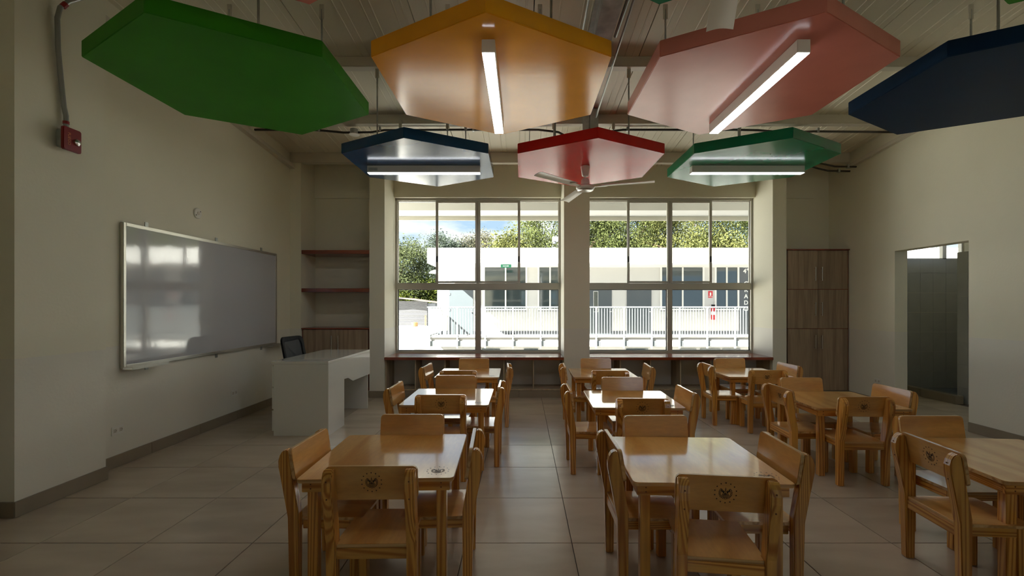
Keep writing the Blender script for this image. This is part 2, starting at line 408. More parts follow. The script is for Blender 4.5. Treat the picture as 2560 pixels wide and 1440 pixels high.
skirting('baseboard_back', [(-2.21, 6.59, -1.99, 6.59, 0, -1), (.608, 6.59, .979, 6.59, 0, -1), (3.63, 6.59, 3.83, 6.59, 0, -1), (-1.99, 6.61, .608, 6.61, 0, -1), (.979, 6.61, 3.63, 6.61, 0, -1), (3.83, 6.61, XR, 6.61, 0, -1), (-3.2, 6.61, -2.21, 6.61, 0, -1)])

# ------------------------------------------------------------------ roof beams, girder, wall rails
def beam(y, h=.11, w=.10, n=None):
    MB().prism([(y, zc(y)-h), (y+w, zc(y)-h), (y+w, zc(y+w)), (y, zc(y))], 'X', XL+.0, XR).build(n or 'ceiling_beam', 'beam_paint', kind='structure', bevel=.006)
for y, h in ((6.58, .15), (5.5, .115), (4.40, .10), (3.30, .10), (2.20, .10), (1.10, .10), (0, .1), (-1.1, .1)): beam(y, h)
for nm, x0, x1 in (('trim_2', XL, XL+.07), ('trim_3', XR-.05, XR)):
    z = lambda y: zc(y)-.235
    MB().prism([(.2, z(.2)), (6.59, z(6.59)), (6.59, z(6.59)+.05), (.2, z(.2)+.05)], 'X', x0, x1).build(nm, 'beam_paint', kind='structure')
gd = MB().prism([(-1, zc(-1)-.28), (4.4, zc(4.4)-.24), (4.4, zc(4.4)-.12), (-1, zc(-1)-.12)], 'X', .60, .75)
gd.prism([(-1, zc(-1)-.13), (4.4, zc(4.4)-.13), (4.4, zc(4.4)-.11), (-1, zc(-1)-.11)], 'X', .57, .78)
gd.build('ceiling_girder', 'galvanised', kind='structure')
hp = MB().box(.80, 5.36, 3.36, .90, 5.42, zc(5.4)).box(.72, 5.40, 3.36, .81, 5.42, zc(5.4)).build('steel_hanger', 'galvanised', bevel=.003,
      label='mottled galvanised steel drop plate hanging behind the orange hexagon', category='bracket')

# ------------------------------------------------------------------ windows
def window(name, x0, x1, z0, z1, zt0, zt1, mull, half, y=7.16):
    e = empty(name, (0, 0, 0), kind='structure')
    t = .028; d0, d1 = y, y+.09
    fr = MB()
    fr.box(x0, d0, z0, x0+t, d1, z1).box(x1-t, d0, z0, x1, d1, z1).box(x0+t, d0, z1-t-.01, x1-t, d1, z1).box(x0+t, d0, z0, x1-t, d1, z0+t+.01)
    fr.build('window_frame', 'aluminium', e, bevel=.003)
    MB().box(x0+t, d0-.005, zt0, x1-t, d1, zt1).build('transom', 'aluminium', e, bevel=.004)
    m0, m1 = mull
    MB().box(m0, d0, z0+t+.01, m1, d1, zt0).build('mullion', 'aluminium', e, bevel=.003)
    MB().box(m0+.012, d0+.035, zt1, m1-.012, d1, z1-t-.01).build('mullion', 'aluminium', e, bevel=.003)
    # fixed outer panes, sliding sashes on the inner track
    for a, c, b0, b1 in ((x0+t, m0, z0+t+.01, zt0), (m1, x1-t, z0+t+.01, zt0), (x0+t, half[1]-.01, zt1, z1-t-.01), (half[2]+.01, x1-t, zt1, z1-t-.01)):
        MB().box(a, d0+.055, b0, c, d0+.061, b1).build('pane', 'window_glass', e)
        g = MB(); s = .008
        g.box(a, d0+.045, b0, a+s, d0+.07, b1).box(c-s, d0+.045, b0, c, d0+.07, b1).box(a+s, d0+.045, b1-s, c-s, d0+.07, b1).box(a+s, d0+.045, b0, c-s, d0+.07, b0+s)
        g.build('glazing_bead', 'dark_hole' if b0 < 1 else 'aluminium', e)
    mid = (m0+m1)/2
    for a, c in ((half[0], mid-.002), (mid+.002, half[3])):
        s = MB(); w = .038; zz0, zz1 = zt1+.004, z1-t-.012
        s.box(a, d0+.004, zz0, a+w, d0+.03, zz1).box(c-w, d0+.004, zz0, c, d0+.03, zz1).box(a+w, d0+.004, zz1-.03, c-w, d0+.03, zz1).box(a+w, d0+.004, zz0, c-w, d0+.03, zz0+.03)
        so = s.build('sash', 'aluminium', e, bevel=.002)
        MB().box(a+w, d0+.014, zz0+.03, c-w, d0+.019, zz1-.03).build('pane', 'window_glass', so)
        hx = a+.012 if a == half[0] else c-.03
        MB().box(hx, d0-.012, 2.02, hx+.018, d0+.006, 2.11).build('latch', 'black_plastic', so, bevel=.002)
    return e
window('window_1', -1.99, .608, .587, 3.02, 1.587, 1.685, (-.734, -.658), (-1.358, -1.319, -.07, -.028))
window('window_2', .979, 3.63, .587, 3.02, 1.587, 1.685, (2.289, 2.366), (1.656, 1.699, 2.952, 2.991))
for k, (a, c) in enumerate(ops):
    e = empty('window_%d' % (k+4), kind='structure')
    f = MB(); y0, y1 = YF-.1, YF-.04; t = .04
    f.box(a, y0, 1.35, a+t, y1, 2.6).box(c-t, y0, 1.35, c, y1, 2.6).box(a+t, y0, 2.56, c-t, y1, 2.6).box(a+t, y0, 1.35, c-t, y1, 1.39).box((a+c)/2-.03, y0, 1.39, (a+c)/2+.03, y1, 2.56)
    f.build('window_frame', 'aluminium', e)
    MB().box(a+t, YF-.075, 1.39, (a+c)/2-.03, YF-.07, 2.56).build('pane', 'window_glass', e)
    MB().box((a+c)/2+.03, YF-.075, 1.39, c-t, YF-.07, 2.56).build('pane', 'window_glass', e)

# ------------------------------------------------------------------ shower passage beyond the opening
pw = MB()
X1 = XR+.16
pw.box(5.93, 7.25, 0, 7.8, 7.35, 2.075).box(7.05, 7.25, 2.075, 7.8, 7.35, 2.9).box(X1, 7.25, 0, 5.93, 7.35, 3.2).box(5.93, 7.25, 2.7, 7.1, 7.35, 3.2)
pw.box(7.8, 2.6, 0, 7.9, 7.35, 1.9).box(7.8, 2.6, 1.9, 7.9, 3.2, 3.2).box(7.8, 6.1, 1.9, 7.9, 7.35, 3.2).box(7.8, 3.2, 3.0, 7.9, 6.1, 3.2).box(X1, 2.5, 0, 7.9, 2.6, 3.2)  # unseen high opening in the right wall, added to brighten the passage
pw.build('wall_passage', 'wall_paint', kind='structure')
MB().box(X1, 2.5, 3.2, 7.9, 7.35, 3.3).build('ceiling_passage', 'wall_paint', kind='structure')
pr = MB().box(6.03, 6.15, 0, 7.8, 6.30, 2.07).build('wall_partition', 'wall_paint', kind='structure')
st = empty('wall_shower', kind='structure')
tw, th = .2035, .3125
c0 = 5.93
r = 0
z = 2.075
tm = MB().box(-tw/2+.001, -.008, -th/2+.001, tw/2-.001, 0, th/2-.001).mesh('wall_tile', ['shower_tile'], bevel=.002)
while z > .02:
    h = min(th if r else .225, z)
    for k in range(9):
        x0 = c0+tw*k
        if x0+tw > 7.82: break
        if h == th:
            o = bpy.data.objects.new('wall_tile', tm); COL.objects.link(o); o.parent = st; o.location = (x0+tw/2, 7.25, z-th/2)
        else: MB().box(x0+.001, 7.242, z-h+.001, x0+tw-.001, 7.25, z-.001).build('wall_tile', 'shower_tile', st)
    z -= h; r += 1
for k in range(7):
    z0 = .3125*k
    for j in range(3):
        MB().box(6.03+.001+j*.3, 6.142, z0+.001, 6.03+(j+1)*.3-.001, 6.15, min(z0+.3115, 2.07)).build('wall_tile', 'shower_tile', st)
for k in range(7): MB().box(6.022, 6.151, .2+.3125*k-.3, 6.03, 6.299, .2+.3125*k+.0115 if k < 6 else 2.069).build('wall_tile', 'shower_tile', st)
cb = empty('trim_4', kind='structure')
for k in range(2):
    MB().box(5.86, 6.15+k*.55+.002, 0, 5.97, 6.15+(k+1)*.55-.002, .11).build('curb_tile', 'skirting_tile', cb, bevel=.003)
MB().box(5.97, 6.3, -.006, 7.8, 7.24, .03).build('floor_shower', 'mosaic', kind='structure')
e = empty('window_3', kind='structure')
f = MB(); f.box(5.93, 7.27, 2.075, 5.96, 7.33, 2.7).box(7.02, 7.27, 2.075, 7.05, 7.33, 2.7).box(6.72, 7.27, 2.075, 6.78, 7.33, 2.7).box(5.96, 7.27, 2.075, 7.02, 7.33, 2.09).box(5.96, 7.27, 2.67, 7.02, 7.33, 2.7)
f.build('window_frame', 'aluminium', e); MB().box(5.96, 7.298, 2.09, 7.02, 7.303, 2.67).build('pane', 'window_glass', e)

# ------------------------------------------------------------------ emblem (flat print)
def star(b, fn, cx, cz, r, a0=0):
    P = []
    for k in range(10):
        a = PI/2+a0+k*PI/5; q = r if k % 2 == 0 else r*.42
        P.append(fn(cx+q*math.cos(a), cz+q*math.sin(a)))
    b.poly(P)
def emblem_mesh(fn, R, b):
    """fn maps (u, v) on the print to 3D; R ring radius"""
    for k in range(14):
        a = PI/2+2*PI*k/14; star(b, fn, R*math.cos(a), R*math.sin(a), R*.10)
    q = R*.60
    def P(pts): b.poly([fn(u*q, v*q) for u, v in pts])
    for sgn in (-1, 1):                                   # laurel wreath, two rows of leaves each side
        for k in range(9):
            a = math.radians(-82+k*15.5); ca, sa = math.cos(a)*sgn, math.sin(a)
            for rr, tilt, ln in ((.98, .55, .17), (.80, -.35, .15)):
                c = (rr*ca, rr*sa-.02); d = (a+PI/2+tilt*(1 if rr > .9 else 1))
                dx, dz = math.cos(d)*sgn*ln, math.sin(d)*ln; nx, nz = -dz*.38, dx*.38
                P([(c[0]-dx, c[1]-dz), (c[0]+nx, c[1]+nz), (c[0]+dx, c[1]+dz), (c[0]-nx, c[1]-nz)][::1 if sgn > 0 else -1])
        # flags and poles
        for (x0, x1, zt) in ((.30, .52, .62), (.14, .30, .50)):
            P([(sgn*x0, -.2), (sgn*(x0+.035), -.2), (sgn*(x1+.035), zt), (sgn*x1, zt)])
            P([(sgn*(x1-.01), zt-.05), (sgn*(x1+.11), zt-.2), (sgn*(x1+.08), zt-.55), (sgn*(x1-.08), zt-.42)])
    def bar(a, c, w):
        dx, dz = c[0]-a[0], c[1]-a[1]; L = math.hypot(dx, dz); nx, nz = -dz/L*w, dx/L*w
        P([(a[0]-nx, a[1]-nz), (c[0]-nx, c[1]-nz), (c[0]+nx, c[1]+nz), (a[0]+nx, a[1]+nz)])
    bar((-.46, -.30), (0, .46), .035); bar((.46, -.30), (0, .46), .035); bar((-.48, -.30), (.48, -.30), .035)
    P([(-.28, -.24), (-.12, .0), (-.03, -.10), (.06, -.02), (.26, -.24)])       # range of hills
    bar((0, -.05), (0, .22), .03); P([(-.09, .1), (0, .24), (.09, .1)])
    P([(-.035, .40), (.035, .40), (.03, .80), (0, .96), (-.03, .80)]); P([(-.1, .62), (0, .5), (.1, .62), (0, .72)])
    for k in range(3):                                    # scroll under the triangle
        z0 = -.42-.17*k; w = .55-.13*k
        for j in range(5):
            xa = -w+j*2*w/5
            P([(xa, z0-.05), (xa+2*w/5*.8, z0-.07), (xa+2*w/5*.8, z0+.05), (xa+.02, z0+.06)])

# ------------------------------------------------------------------ chair
def yb(z): return -.19-.155*(z-.66)
def make_chair():
    t = empty('child_chair')
    for sx in (-1, 1):                                    # rear legs rising into back stiles
        prof = [(-.184, 0), (-.142, 0), (-.140, .36), (yb(.648)-.0005, .648), (yb(.655)-.007, .657), (yb(.655)-.018, .657), (-.220, .648), (-.230, .632), (-.237, .605), (-.236, .575), (-.216, .47), (-.192, .34)]
        lg = MB().prism(prof, 'X', sx*.148, sx*.190).build('leg', 'pine_Z', t, bevel=.004)
        d = MB()
        for z in (.615, .54): d.lathe([(.0035, -.0008), (.0035, .0006)], (sx*.169, -.2372 if z > .6 else -.2303, z), 'Y', 8)
        for z in (.30, .275): d.lathe([(.004, -.0008), (.004, .0006)], (sx*.169, -.1885, z), 'Y', 8)
        d.build('dowel', 'dowel_wood', lg, kind='stuff')
        MB().box(sx*.105, .085, 0, sx*.148, .128, .314).build('leg', 'pine_Z', t, bevel=.003)
        MB().box(sx*.121, -.1405, .268, sx*.145, .0845, .314).build('rail', 'pine_Y', t, bevel=.002)
    MB().box(-.1478, -.182, .268, .1478, -.158, .314).build('rail', 'pine_X', t, bevel=.002)
    MB().box(-.1045, .098, .268, .1045, .12, .314).build('rail', 'pine_X', t, bevel=.002)
    P = [(-.1475, -.178), (.1475, -.178), (.1475, -.139), (.158, -.139)]+rrect(-.158, 0, .158, .155, .012)[10:20]+[(-.158, -.139), (-.1475, -.139)]
    MB().prism(P, 'Z', .3145, .3305, 0, 1).build('seat', ['ply_Y', 'ply_edge'], t, bevel=.0015)
    bd = MB().prism(rrect(-.193, .512, .193, .662, .022), 'Y', 0, .018, 0, 1, fn=lambda x, y, z: (x, yb(z)+y+.0004, z))
    bo = bd.build('backrest', ['ply_X', 'ply_edge'], t, bevel=.002)
    em = MB(); emblem_mesh(lambda u, v: (u, yb(.592+v)-.0004, .592+v), .042, em)
    em.build('emblem', 'print_ink', bo, label='dark printed crest inside a ring of fourteen stars')
    return t
chair0 = make_chair()
def make_table():
    t = empty('child_table'); h = .54
    MB().prism(rrect(-.36, -.36, .36, .36, .022), 'Z', h-.018, h, 0, 1).build('table_top', ['ply_Y', 'ply_edge'], t, bevel=.002)
    for sx in (-1, 1):
        for sy in (-1, 1):
            MB().box(sx*.276, sy*.276, 0, sx*.322, sy*.322, h-.0185).build('leg', 'pine_Z', t, bevel=.003)
        a = MB().box(sx*.3225, -.324, h-.066, sx*.340, .324, h-.0185).build('apron', 'pine_Y', t, bevel=.002)
        a = MB().box(-.3403, sx*.3225, h-.066, .3403, sx*.340, h-.0185).build('apron', 'pine_X', t, bevel=.002)
        d = MB()
        for x in (-.30, .30):
            for z in (.49, .51): d.lathe([(.0035, -.0006), (.004, .0006)], (x, sx*.340, z), 'Y', 8)
        d.build('dowel', 'dowel_wood', a, kind='stuff')
    em = MB(); emblem_mesh(lambda u, v: (.275+u, -.265+v, h+.0004), .052, em)
    em.build('emblem', 'print_ink', t, label='dark printed crest inside a ring of fourteen stars')
    return t
table0 = make_table()
rows = {  # name: (table cx, cy, rot, chairs {side: (x, y, rot offset deg)})
 'front table beside the white desk': (-.690, 2.455, 2, dict(N=(-.635, 1.92, 1), F=(-.68, 2.83, 0), L=(-1.09, 2.33, -1), R=(-.25, 2.34, 3))),
 'front table at the middle of the room': (.876, 2.40, -2, dict(N=(.81, 1.81, -7), F=(.82, 2.80, 1), L=(.457, 2.315, 0), R=(1.292, 2.27, -2))),
 'second table back from the front on the desk side': (-.63, 4.0, 0, dict(N=(-.613, 3.447, 0), F=(-.64, 4.40, 0), L=(-1.08, 3.9, 0), R=(-.19, 3.95, 0))),
 'second table back in the middle row': (.925, 3.90, -1.5, dict(N=(.876, 3.31, -2), F=(.945, 4.295, 0), L=(.386, 3.785, 0), R=(1.328, 3.71, 0))),
 'rear table on the desk side by the window bench': (-.62, 5.40, 1, dict(N=(-.66, 4.72, 0), F=(-.61, 5.80, 0), L=(-1.077, 5.18, -2), R=(-.158, 5.17, 3))),
 'rear table in the middle row by the window bench': (.94, 5.40, -1, dict(N=(.912, 4.72, 0), F=(.94, 5.80, 0), L=(.478, 5.18, -2), R=(1.428, 5.18, -4))),
 'rear table nearest the tall cabinet': (2.68, 5.43, -1, dict(N=(2.56, 4.75, 0), F=(2.655, 5.82, 2), L=(2.135, 5.245, -2), R=(3.08, 5.27, 2))),
 'table in front of the tiled doorway': (2.665, 3.87, -3, dict(N=(2.53, 3.364, 0), F=(2.61, 4.26, 0), L=(2.143, 3.79, 0), R=(3.07, 3.775, 1))),
 'front table by the right wall': (2.58, 2.39, -5, dict(N=(2.55, 1.83, -3), F=(2.5, 2.79, 0), L=(2.024, 2.26, -5), R=(3.02, 2.3, 0))),
}
tl = ['square pine table beside the white desk, nearest the camera', 'front square pine table in the middle row, its top shining with window light',
      'square pine table second from the front on the desk side', 'square pine table second from the front in the middle row',
      'rearmost square pine table on the desk side, by the window bench', 'rearmost square pine table of the middle row, before the white column',
      'rearmost square pine table nearest the tall cabinet', 'square pine table in front of the tiled doorway', 'square pine table cut off by the picture edge near the right wall']
sh = ['front table beside the white desk', 'front table of the middle row', 'second table on the desk side', 'second table of the middle row', 'rear table on the desk side',
      'rear table of the middle row', 'rear table by the tall cabinet', 'table before the tiled doorway', 'front table by the right wall']
sd = {'N': 'near side', 'F': 'window side', 'L': 'left side', 'R': 'right side'}
face = {'N': 0, 'F': 180, 'L': -90, 'R': 90}
first = [True, True]
for i, (nm, (cx, cy, rot, chs)) in enumerate(rows.items()):
    t = table0 if i == 0 else copy_tree(table0)
    t.location = (cx, cy, .0008); t.rotation_euler = (0, 0, math.radians(rot))
    t['label'] = tl[i]; t['category'] = 'table'; t['group'] = 'square pine tables of the classroom'
    for s, (x, y, dr) in chs.items():
        c = chair0 if first[0] else copy_tree(chair0); first[0] = False
        a = math.radians(face[s]+dr)
        c.location = (x-math.sin(a)*.182, y+math.cos(a)*.182, .0008); c.rotation_euler = (0, 0, a)
        vis = 'crest on its back' if s in 'NL' else 'plain backrest'
        c['label'] = 'pine chair, %s, %s of the %s' % ({'N': 'crest facing the camera', 'L': 'crest outward'}.get(s, 'plain board inward'), sd[s], sh[i])
        c['category'] = 'chair'; c['group'] = 'small pine chairs around the tables'

# ------------------------------------------------------------------ hexagon ceiling panels
def hexagon(cx, cy, mname, colour, label, rods=None, side=.84, z0=2.84, th=.10):
    t = empty('hexagon_panel', (cx, cy, z0), label=label, category='ceiling panel', group='hexagonal hanging ceiling panels')
    P = [(side*math.cos(PI/2+k*PI/3), side*math.sin(PI/2+k*PI/3)) for k in range(6)]
    MB().prism(P, 'Z', 0, th).build('panel', mname, t, bevel=.004)
    for dx, dy in rods or ((-.36, -.45), (.36, -.45), (-.41, .58-.1), (.33, .48)):
        zt = zc(cy+dy)-z0; zt -= .105
        r = MB().tube([(dx, dy, th-.005), (dx, dy, zt)], .0075, 8).build('hanging_rod', 'galvanised', t)
        MB().box(dx-.018, dy-.006, zt-.08, dx+.018, dy+.006, zt+.04).build('rod_bracket', 'beam_paint', r, bevel=.002)
    return t
hexagon(-1.06, 4.92, 'enamel_blue', 'blue', 'dark blue hexagon panel over the desk-side tables with a light across it', rods=((-.355, -.47), (-.41, .58), (.16, .58), (.38, .58)))
hexagon(.684, 4.92, 'enamel_red', 'red', 'red hexagon panel with a ceiling fan under it', rods=((.36, -.47), (-.36, -.47), (.42, .58), (-.3, .58)))
hexagon(2.43, 4.92, 'enamel_teal', 'green', 'dark green hexagon panel with a light across it, near the tall cabinet side', rods=((-.30, -.47), (.05, .3), (-.36, .58), (.2, .58)))
hexagon(-1.935, 3.17, 'enamel_green', 'green', 'bright green hexagon panel hanging above the whiteboard wall side')
hexagon(-.186, 3.17, 'enamel_orange', 'orange', 'orange hexagon panel with a light bar pointing to the windows')
hexagon(1.56, 3.17, 'enamel_pink', 'pink', 'large pink hexagon panel with a long light bar under it')
hexagon(3.30, 3.17, 'enamel_navy', 'navy', 'navy blue hexagon panel nearest the right wall', rods=((-.36, -.36), (-.05, -.25), (.4, -.25), (.3, .48)))
hexagon(-1.06, 1.435, 'enamel_pink', 'pink', 'pink hexagon panel tip at the top edge, above the bright green one')
hexagon(.684, 1.435, 'enamel_teal', 'green', 'dark green hexagon panel tip at the top edge over a ceiling fan')
hexagon(2.43, 1.435, 'enamel_green', 'green', 'green hexagon panel tip at the top edge near the right wall')

def led_bar(cx, cy, along, label, driver=False):
    L, w, h = 1.21, .075, .075
    t = empty('linear_light', (cx, cy, 2.84), 0 if along == 'X' else PI/2, label=label, category='light', group='linear lights under the hexagon panels')
    MB().box(-L/2, -w/2, -h, L/2, w/2, -.0006).build('housing', 'white_plastic', t, bevel=.002)
    MB().box(-L/2+.004, -w/2+.004, -h-.004, L/2-.004, w/2-.004, -h-.0003).build('diffuser', 'led', t)
    if driver: MB().box(-L/2+.015, -w/2-.003, -.055, -L/2+.11, -w/2-.0004, -.025).build('sticker', 'galvanised', t)
    return t
led_bar(-1.056, 4.92, 'X', 'white light bar under the dark blue hexagon panel', True)
led_bar(2.43, 4.92, 'X', 'white light bar under the far dark green hexagon panel')
led_bar(-.19, 3.17, 'Y', 'white light bar under the orange hexagon panel')
led_bar(1.589, 3.17, 'Y', 'white light bar under the pink hexagon panel')

# ------------------------------------------------------------------ ceiling fans
def fan(cx, cy, rot, label):
    t = empty('ceiling_fan', (cx, cy, 2.84), label=label, category='fan', group='three-blade white ceiling fans')
    MB().lathe([(.048, -.0006), (.05, -.006), (.036, -.10), (.03, -.108), (.012, -.112)], n=24).build('canopy', 'white_plastic', t, smooth=True)
    MB().lathe([(.009, -.11), (.009, -.16)], n=12).build('downrod', 'white_plastic', t, smooth=True)
    MB().lathe([(.012, -.125), (.03, -.13), (.042, -.15), (.047, -.19), (.05, -.205), (.085, -.208), (.1, -.222), (.1, -.236), (.09, -.252), (.06, -.262), (.02, -.266)], n=32).build('motor_housing', 'white_plastic', t, smooth=True)
    MB().lathe([(.070, -.254), (.086, -.258), (.082, -.262), (.05, -.268)], n=32).build('trim_ring', 'steel', t, smooth=True)
    for k in range(3):
        a = rot+k*2*PI/3; c, s = math.cos(a), math.sin(a)
        def R(u, v, w): return (u*c-v*s, u*s+v*c, w-.222)
        b = MB()
        n = 8; tilt = .16
        for sgn, m in ((1, 0),):
            prof = []
            for j in range(n+1):
                u = j/n; y = -.058+.116*u; z = .010*math.sin(PI*u)+tilt*y*.6
                prof.append((y, z+.0018))
            prof += [(y, z-.004) for y, z in reversed(prof)]
            b.prism(prof, 'X', .175, .72, fn=lambda x, y, z: R(x, y*(1.0 if x > .3 else .8), z))
        bl = b.build('blade', 'white_plastic', t, smooth=True)
        MB().prism([(.08, -.02), (.20, -.035), (.24, -.02), (.24, .02), (.20, .035), (.08, .02)], 'Z', -.008, -.004, fn=lambda x, y, z: R(x, y, z+.6*tilt*y)).build('blade_bracket', 'cream_plastic', bl)
    return t
fan(.684, 4.92, math.radians(-17), 'white ceiling fan hanging under the red hexagon panel')
fan(.684, 1.435, math.radians(71), 'white ceiling fan whose blade tip shows before the pink hexagon')

# ------------------------------------------------------------------ low bookcases under the windows
def bookcase(x0, x1, label):
    t = empty('low_bookcase', ((x0+x1)/2, 6.85, 0), label=label, category='bookcase', group='window bench bookcases')
    cx = (x0+x1)/2; hw = (x1-x0)/2-.003
    MB().prism([(-hw, -.29), (hw, -.29), (hw, .29), (-hw, .29)], 'Z', .547, .588).build('bench_top', 'mahogany', t, bevel=.004)
    MB().box(-hw, -.235, .101, hw, .17, .119).build('bottom_shelf', 'cubby_oak', t)
    MB().box(-hw, .165, .12, hw, .185, .546).build('back_panel', 'white_plastic', t)
    for k in range(7):
        x = -hw+.009+k*(2*hw-.018)/6
        MB().box(x-.009, -.235, .12, x+.009, .164, .546).build('divider', 'cubby_oak', t)
    MB().box(-hw, -.22, .002, hw, .17, .1).build('plinth', 'grout', t)
bookcase(-1.99, .608, 'low open cubby bookcase with red-brown top under the left window')
bookcase(.979, 3.63, 'low open cubby bookcase with red-brown top under the right window')

# ------------------------------------------------------------------ niche shelves and cabinets
for z, lb in ((2.14, 'upper red-brown wall shelf in the niche above the desk'), (1.585, 'lower red-brown wall shelf in the niche, closest above the cabinet')):
    MB().box(-3.199, 6.60, z-.055, -2.211, 7.019 if z > 2.9 else 7.049, z).build('wall_shelf', 'mahogany', bevel=.003, label=lb, category='shelf', group='red-brown niche shelves')
def handle(parent, x, z0, z1):
    b = MB().tube([(x, -.03, z0), (x, -.03, z1)], .006, 10)
    for z in (z0+.02, z1-.02): b.tube([(x, -.03, z), (x, -.0005, z)], .004, 8)
    b.build('handle', 'steel', parent, smooth=True)
def cabinet(name, x0, x1, z0, z1, doors, label):
    cx = (x0+x1)/2; hw = (x1-x0)/2-.002; t = empty(name, (cx, 6.62, 0), label=label, category='cabinet')
    b = MB(); b.box(-hw, .002, z0, -hw+.018, .425, z1).box(hw-.018, .002, z0, hw, .425, z1).box(-hw+.018, .405, z0, hw-.018, .425, z1)
    for d0, d1 in doors: b.box(-hw+.018, .002, d0-.008, hw-.018, .40, d0+.004)
    b.build('carcass', 'mahogany', t)
    MB().box(-hw, -.03, z1-.018, hw, .425, z1).build('cabinet_top', 'mahogany', t, bevel=.002)
    MB().box(-hw, .002, .002, hw, .40, z0-.001).build('plinth', 'skirting_tile', t)
    for d0, d1 in doors:
        for s in (-1, 1):
            xa, xb = (-hw+.022, -.0015) if s < 0 else (.0015, hw-.022)
            d = MB().box(xa, -.018, d0+.004, xb, .0, d1-.004).build('door', 'grey_oak', t, bevel=.0015)
            hz = (d0+d1)/2 if d1-d0 < .6 else d1-.19
            handle(d, s*.048, hz-.10+(-.06 if d0 > 1.4 else 0), hz+.10+(-.06 if d0 > 1.4 else 0))
            d.children[0].location = (0, -.018, 0)
cabinet('storage_cabinet', -3.2, -2.21, .1, 1.01, [(.1, .99)], 'low two-door wood grain cabinet under the niche shelves behind the desk')
cabinet('tall_cabinet', 3.83, XR, .1, 2.155, [(.1, 1.0), (1.0, 1.57), (1.57, 2.137)], 'tall wood grain cabinet with six doors beside the right wall')

# ------------------------------------------------------------------ teacher's desk
t = empty('desk', (-2.29, 5.3, 0), label='glossy white teacher desk with drawers beside the whiteboard', category='desk')
x0, x1, y0, y1 = -.255, .305, -.635, .635
MB().box(-.285, y0, .735, x1, y1, .763).build('desk_top', 'white_lacquer', t, bevel=.003)
MB().box(x0, y0, .0, x1-.019, y0+.018, .7345).build('side_panel', 'white_lacquer', t, bevel=.001)
MB().box(x0+.05, y1-.03, .0, x1-.019, y1-.01, .7345).build('side_panel', 'white_lacquer', t, bevel=.001)
MB().box(x0, -.235, .03, x1-.019, -.217, .7345).build('side_panel', 'white_lacquer', t, bevel=.001)
MB().box(x0+.001, y0+.0185, .03, x1-.02, -.2355, .05).build('bottom_panel', 'white_lacquer', t)
P = [(y0, 0), (-.215, 0), (-.215, .515), (-.10, .510), (.05, .452), (y1, .445), (y1, .7345), (y0, .7345)]
MB().prism(P, 'X', x1-.0185, x1).build('modesty_panel', 'white_lacquer', t, bevel=.001)
for z0, z1 in ((.05, .26), (.275, .49), (.505, .715)):
    d = MB().box(x0-.020, y0+.004, z0, x0-.001, -.222, z1).build('drawer', 'white_lacquer', t, bevel=.002)
    MB().box(x0-.016, y0+.02, z1+.0005, x0-.003, -.24, z1+.010).build('handle', 'aluminium', d)

# ------------------------------------------------------------------ office chair
t = empty('office_chair', (-2.52, 5.46, 0), math.radians(-97), label='black mesh back office chair behind the white desk', category='chair')
b = MB()
for k in range(5):
    a = 2*PI*k/5+.3; c, s = math.cos(a), math.sin(a)
    b.tube([(.03*c, .03*s, .11), (.26*c, .26*s, .075)], [.022, .014], 8)
b.build('star_base', 'black_plastic', t, smooth=True)
for k in range(5):
    a = 2*PI*k/5+.3; MB().lathe([(.025, -.02), (.028, -.012), (.028, .012), (.025, .02)], (.26*math.cos(a), .26*math.sin(a), .03), 'Y', 14).build('caster', 'black_plastic', t, smooth=True)
MB().lathe([(.025, .09), (.025, .25), (.018, .25), (.018, .42)], n=14).build('gas_lift', 'black_plastic', t, smooth=True)
MB().prism(rrect(-.22, -.2, .22, .22, .08), 'Z', .42, .48).build('seat', 'black_plastic', t, bevel=.02, smooth=True)
for s in (-1, 1):
    MB().tube([(s*.2, -.05, .44), (s*.255, -.05, .5), (s*.255, -.06, .64)], .014, 8).build('armrest', 'black_plastic', t, smooth=True)
MB().tube([(0, -.15, .43), (0, -.25, .47), (0, -.235, .62)], .02, 8).build('back_bracket', 'black_plastic', t, smooth=True)
def bk(x, y, z): return (x, -.185+y-.20*(z-.5)+.35*x*x, z)
P1 = rrect(-.205, .52, .205, .965, .06); P2 = rrect(-.165, .56, .165, .92, .05)
b = MB()
n = len(P1)
for yy, flip in ((-.012, False), (.012, True)):
    for k in range(n):
        q = [P1[k], P1[(k+1) % n], P2[(k+1) % n], P2[k]]
        q = [bk(u, yy, v) for u, v in q]; b.poly(q if not flip else q[::-1])
for k in range(n):
    b.poly([bk(P1[k][0], -.012, P1[k][1]), bk(P1[k][0], .012, P1[k][1]), bk(P1[(k+1)%n][0], .012, P1[(k+1)%n][1]), bk(P1[(k+1)%n][0], -.012, P1[(k+1)%n][1])])
fr = b.build('back_frame', 'black_plastic', t)
MB().prism(P2, 'Y', -.002, .002, fn=bk).build('back_mesh', 'black_mesh', fr)

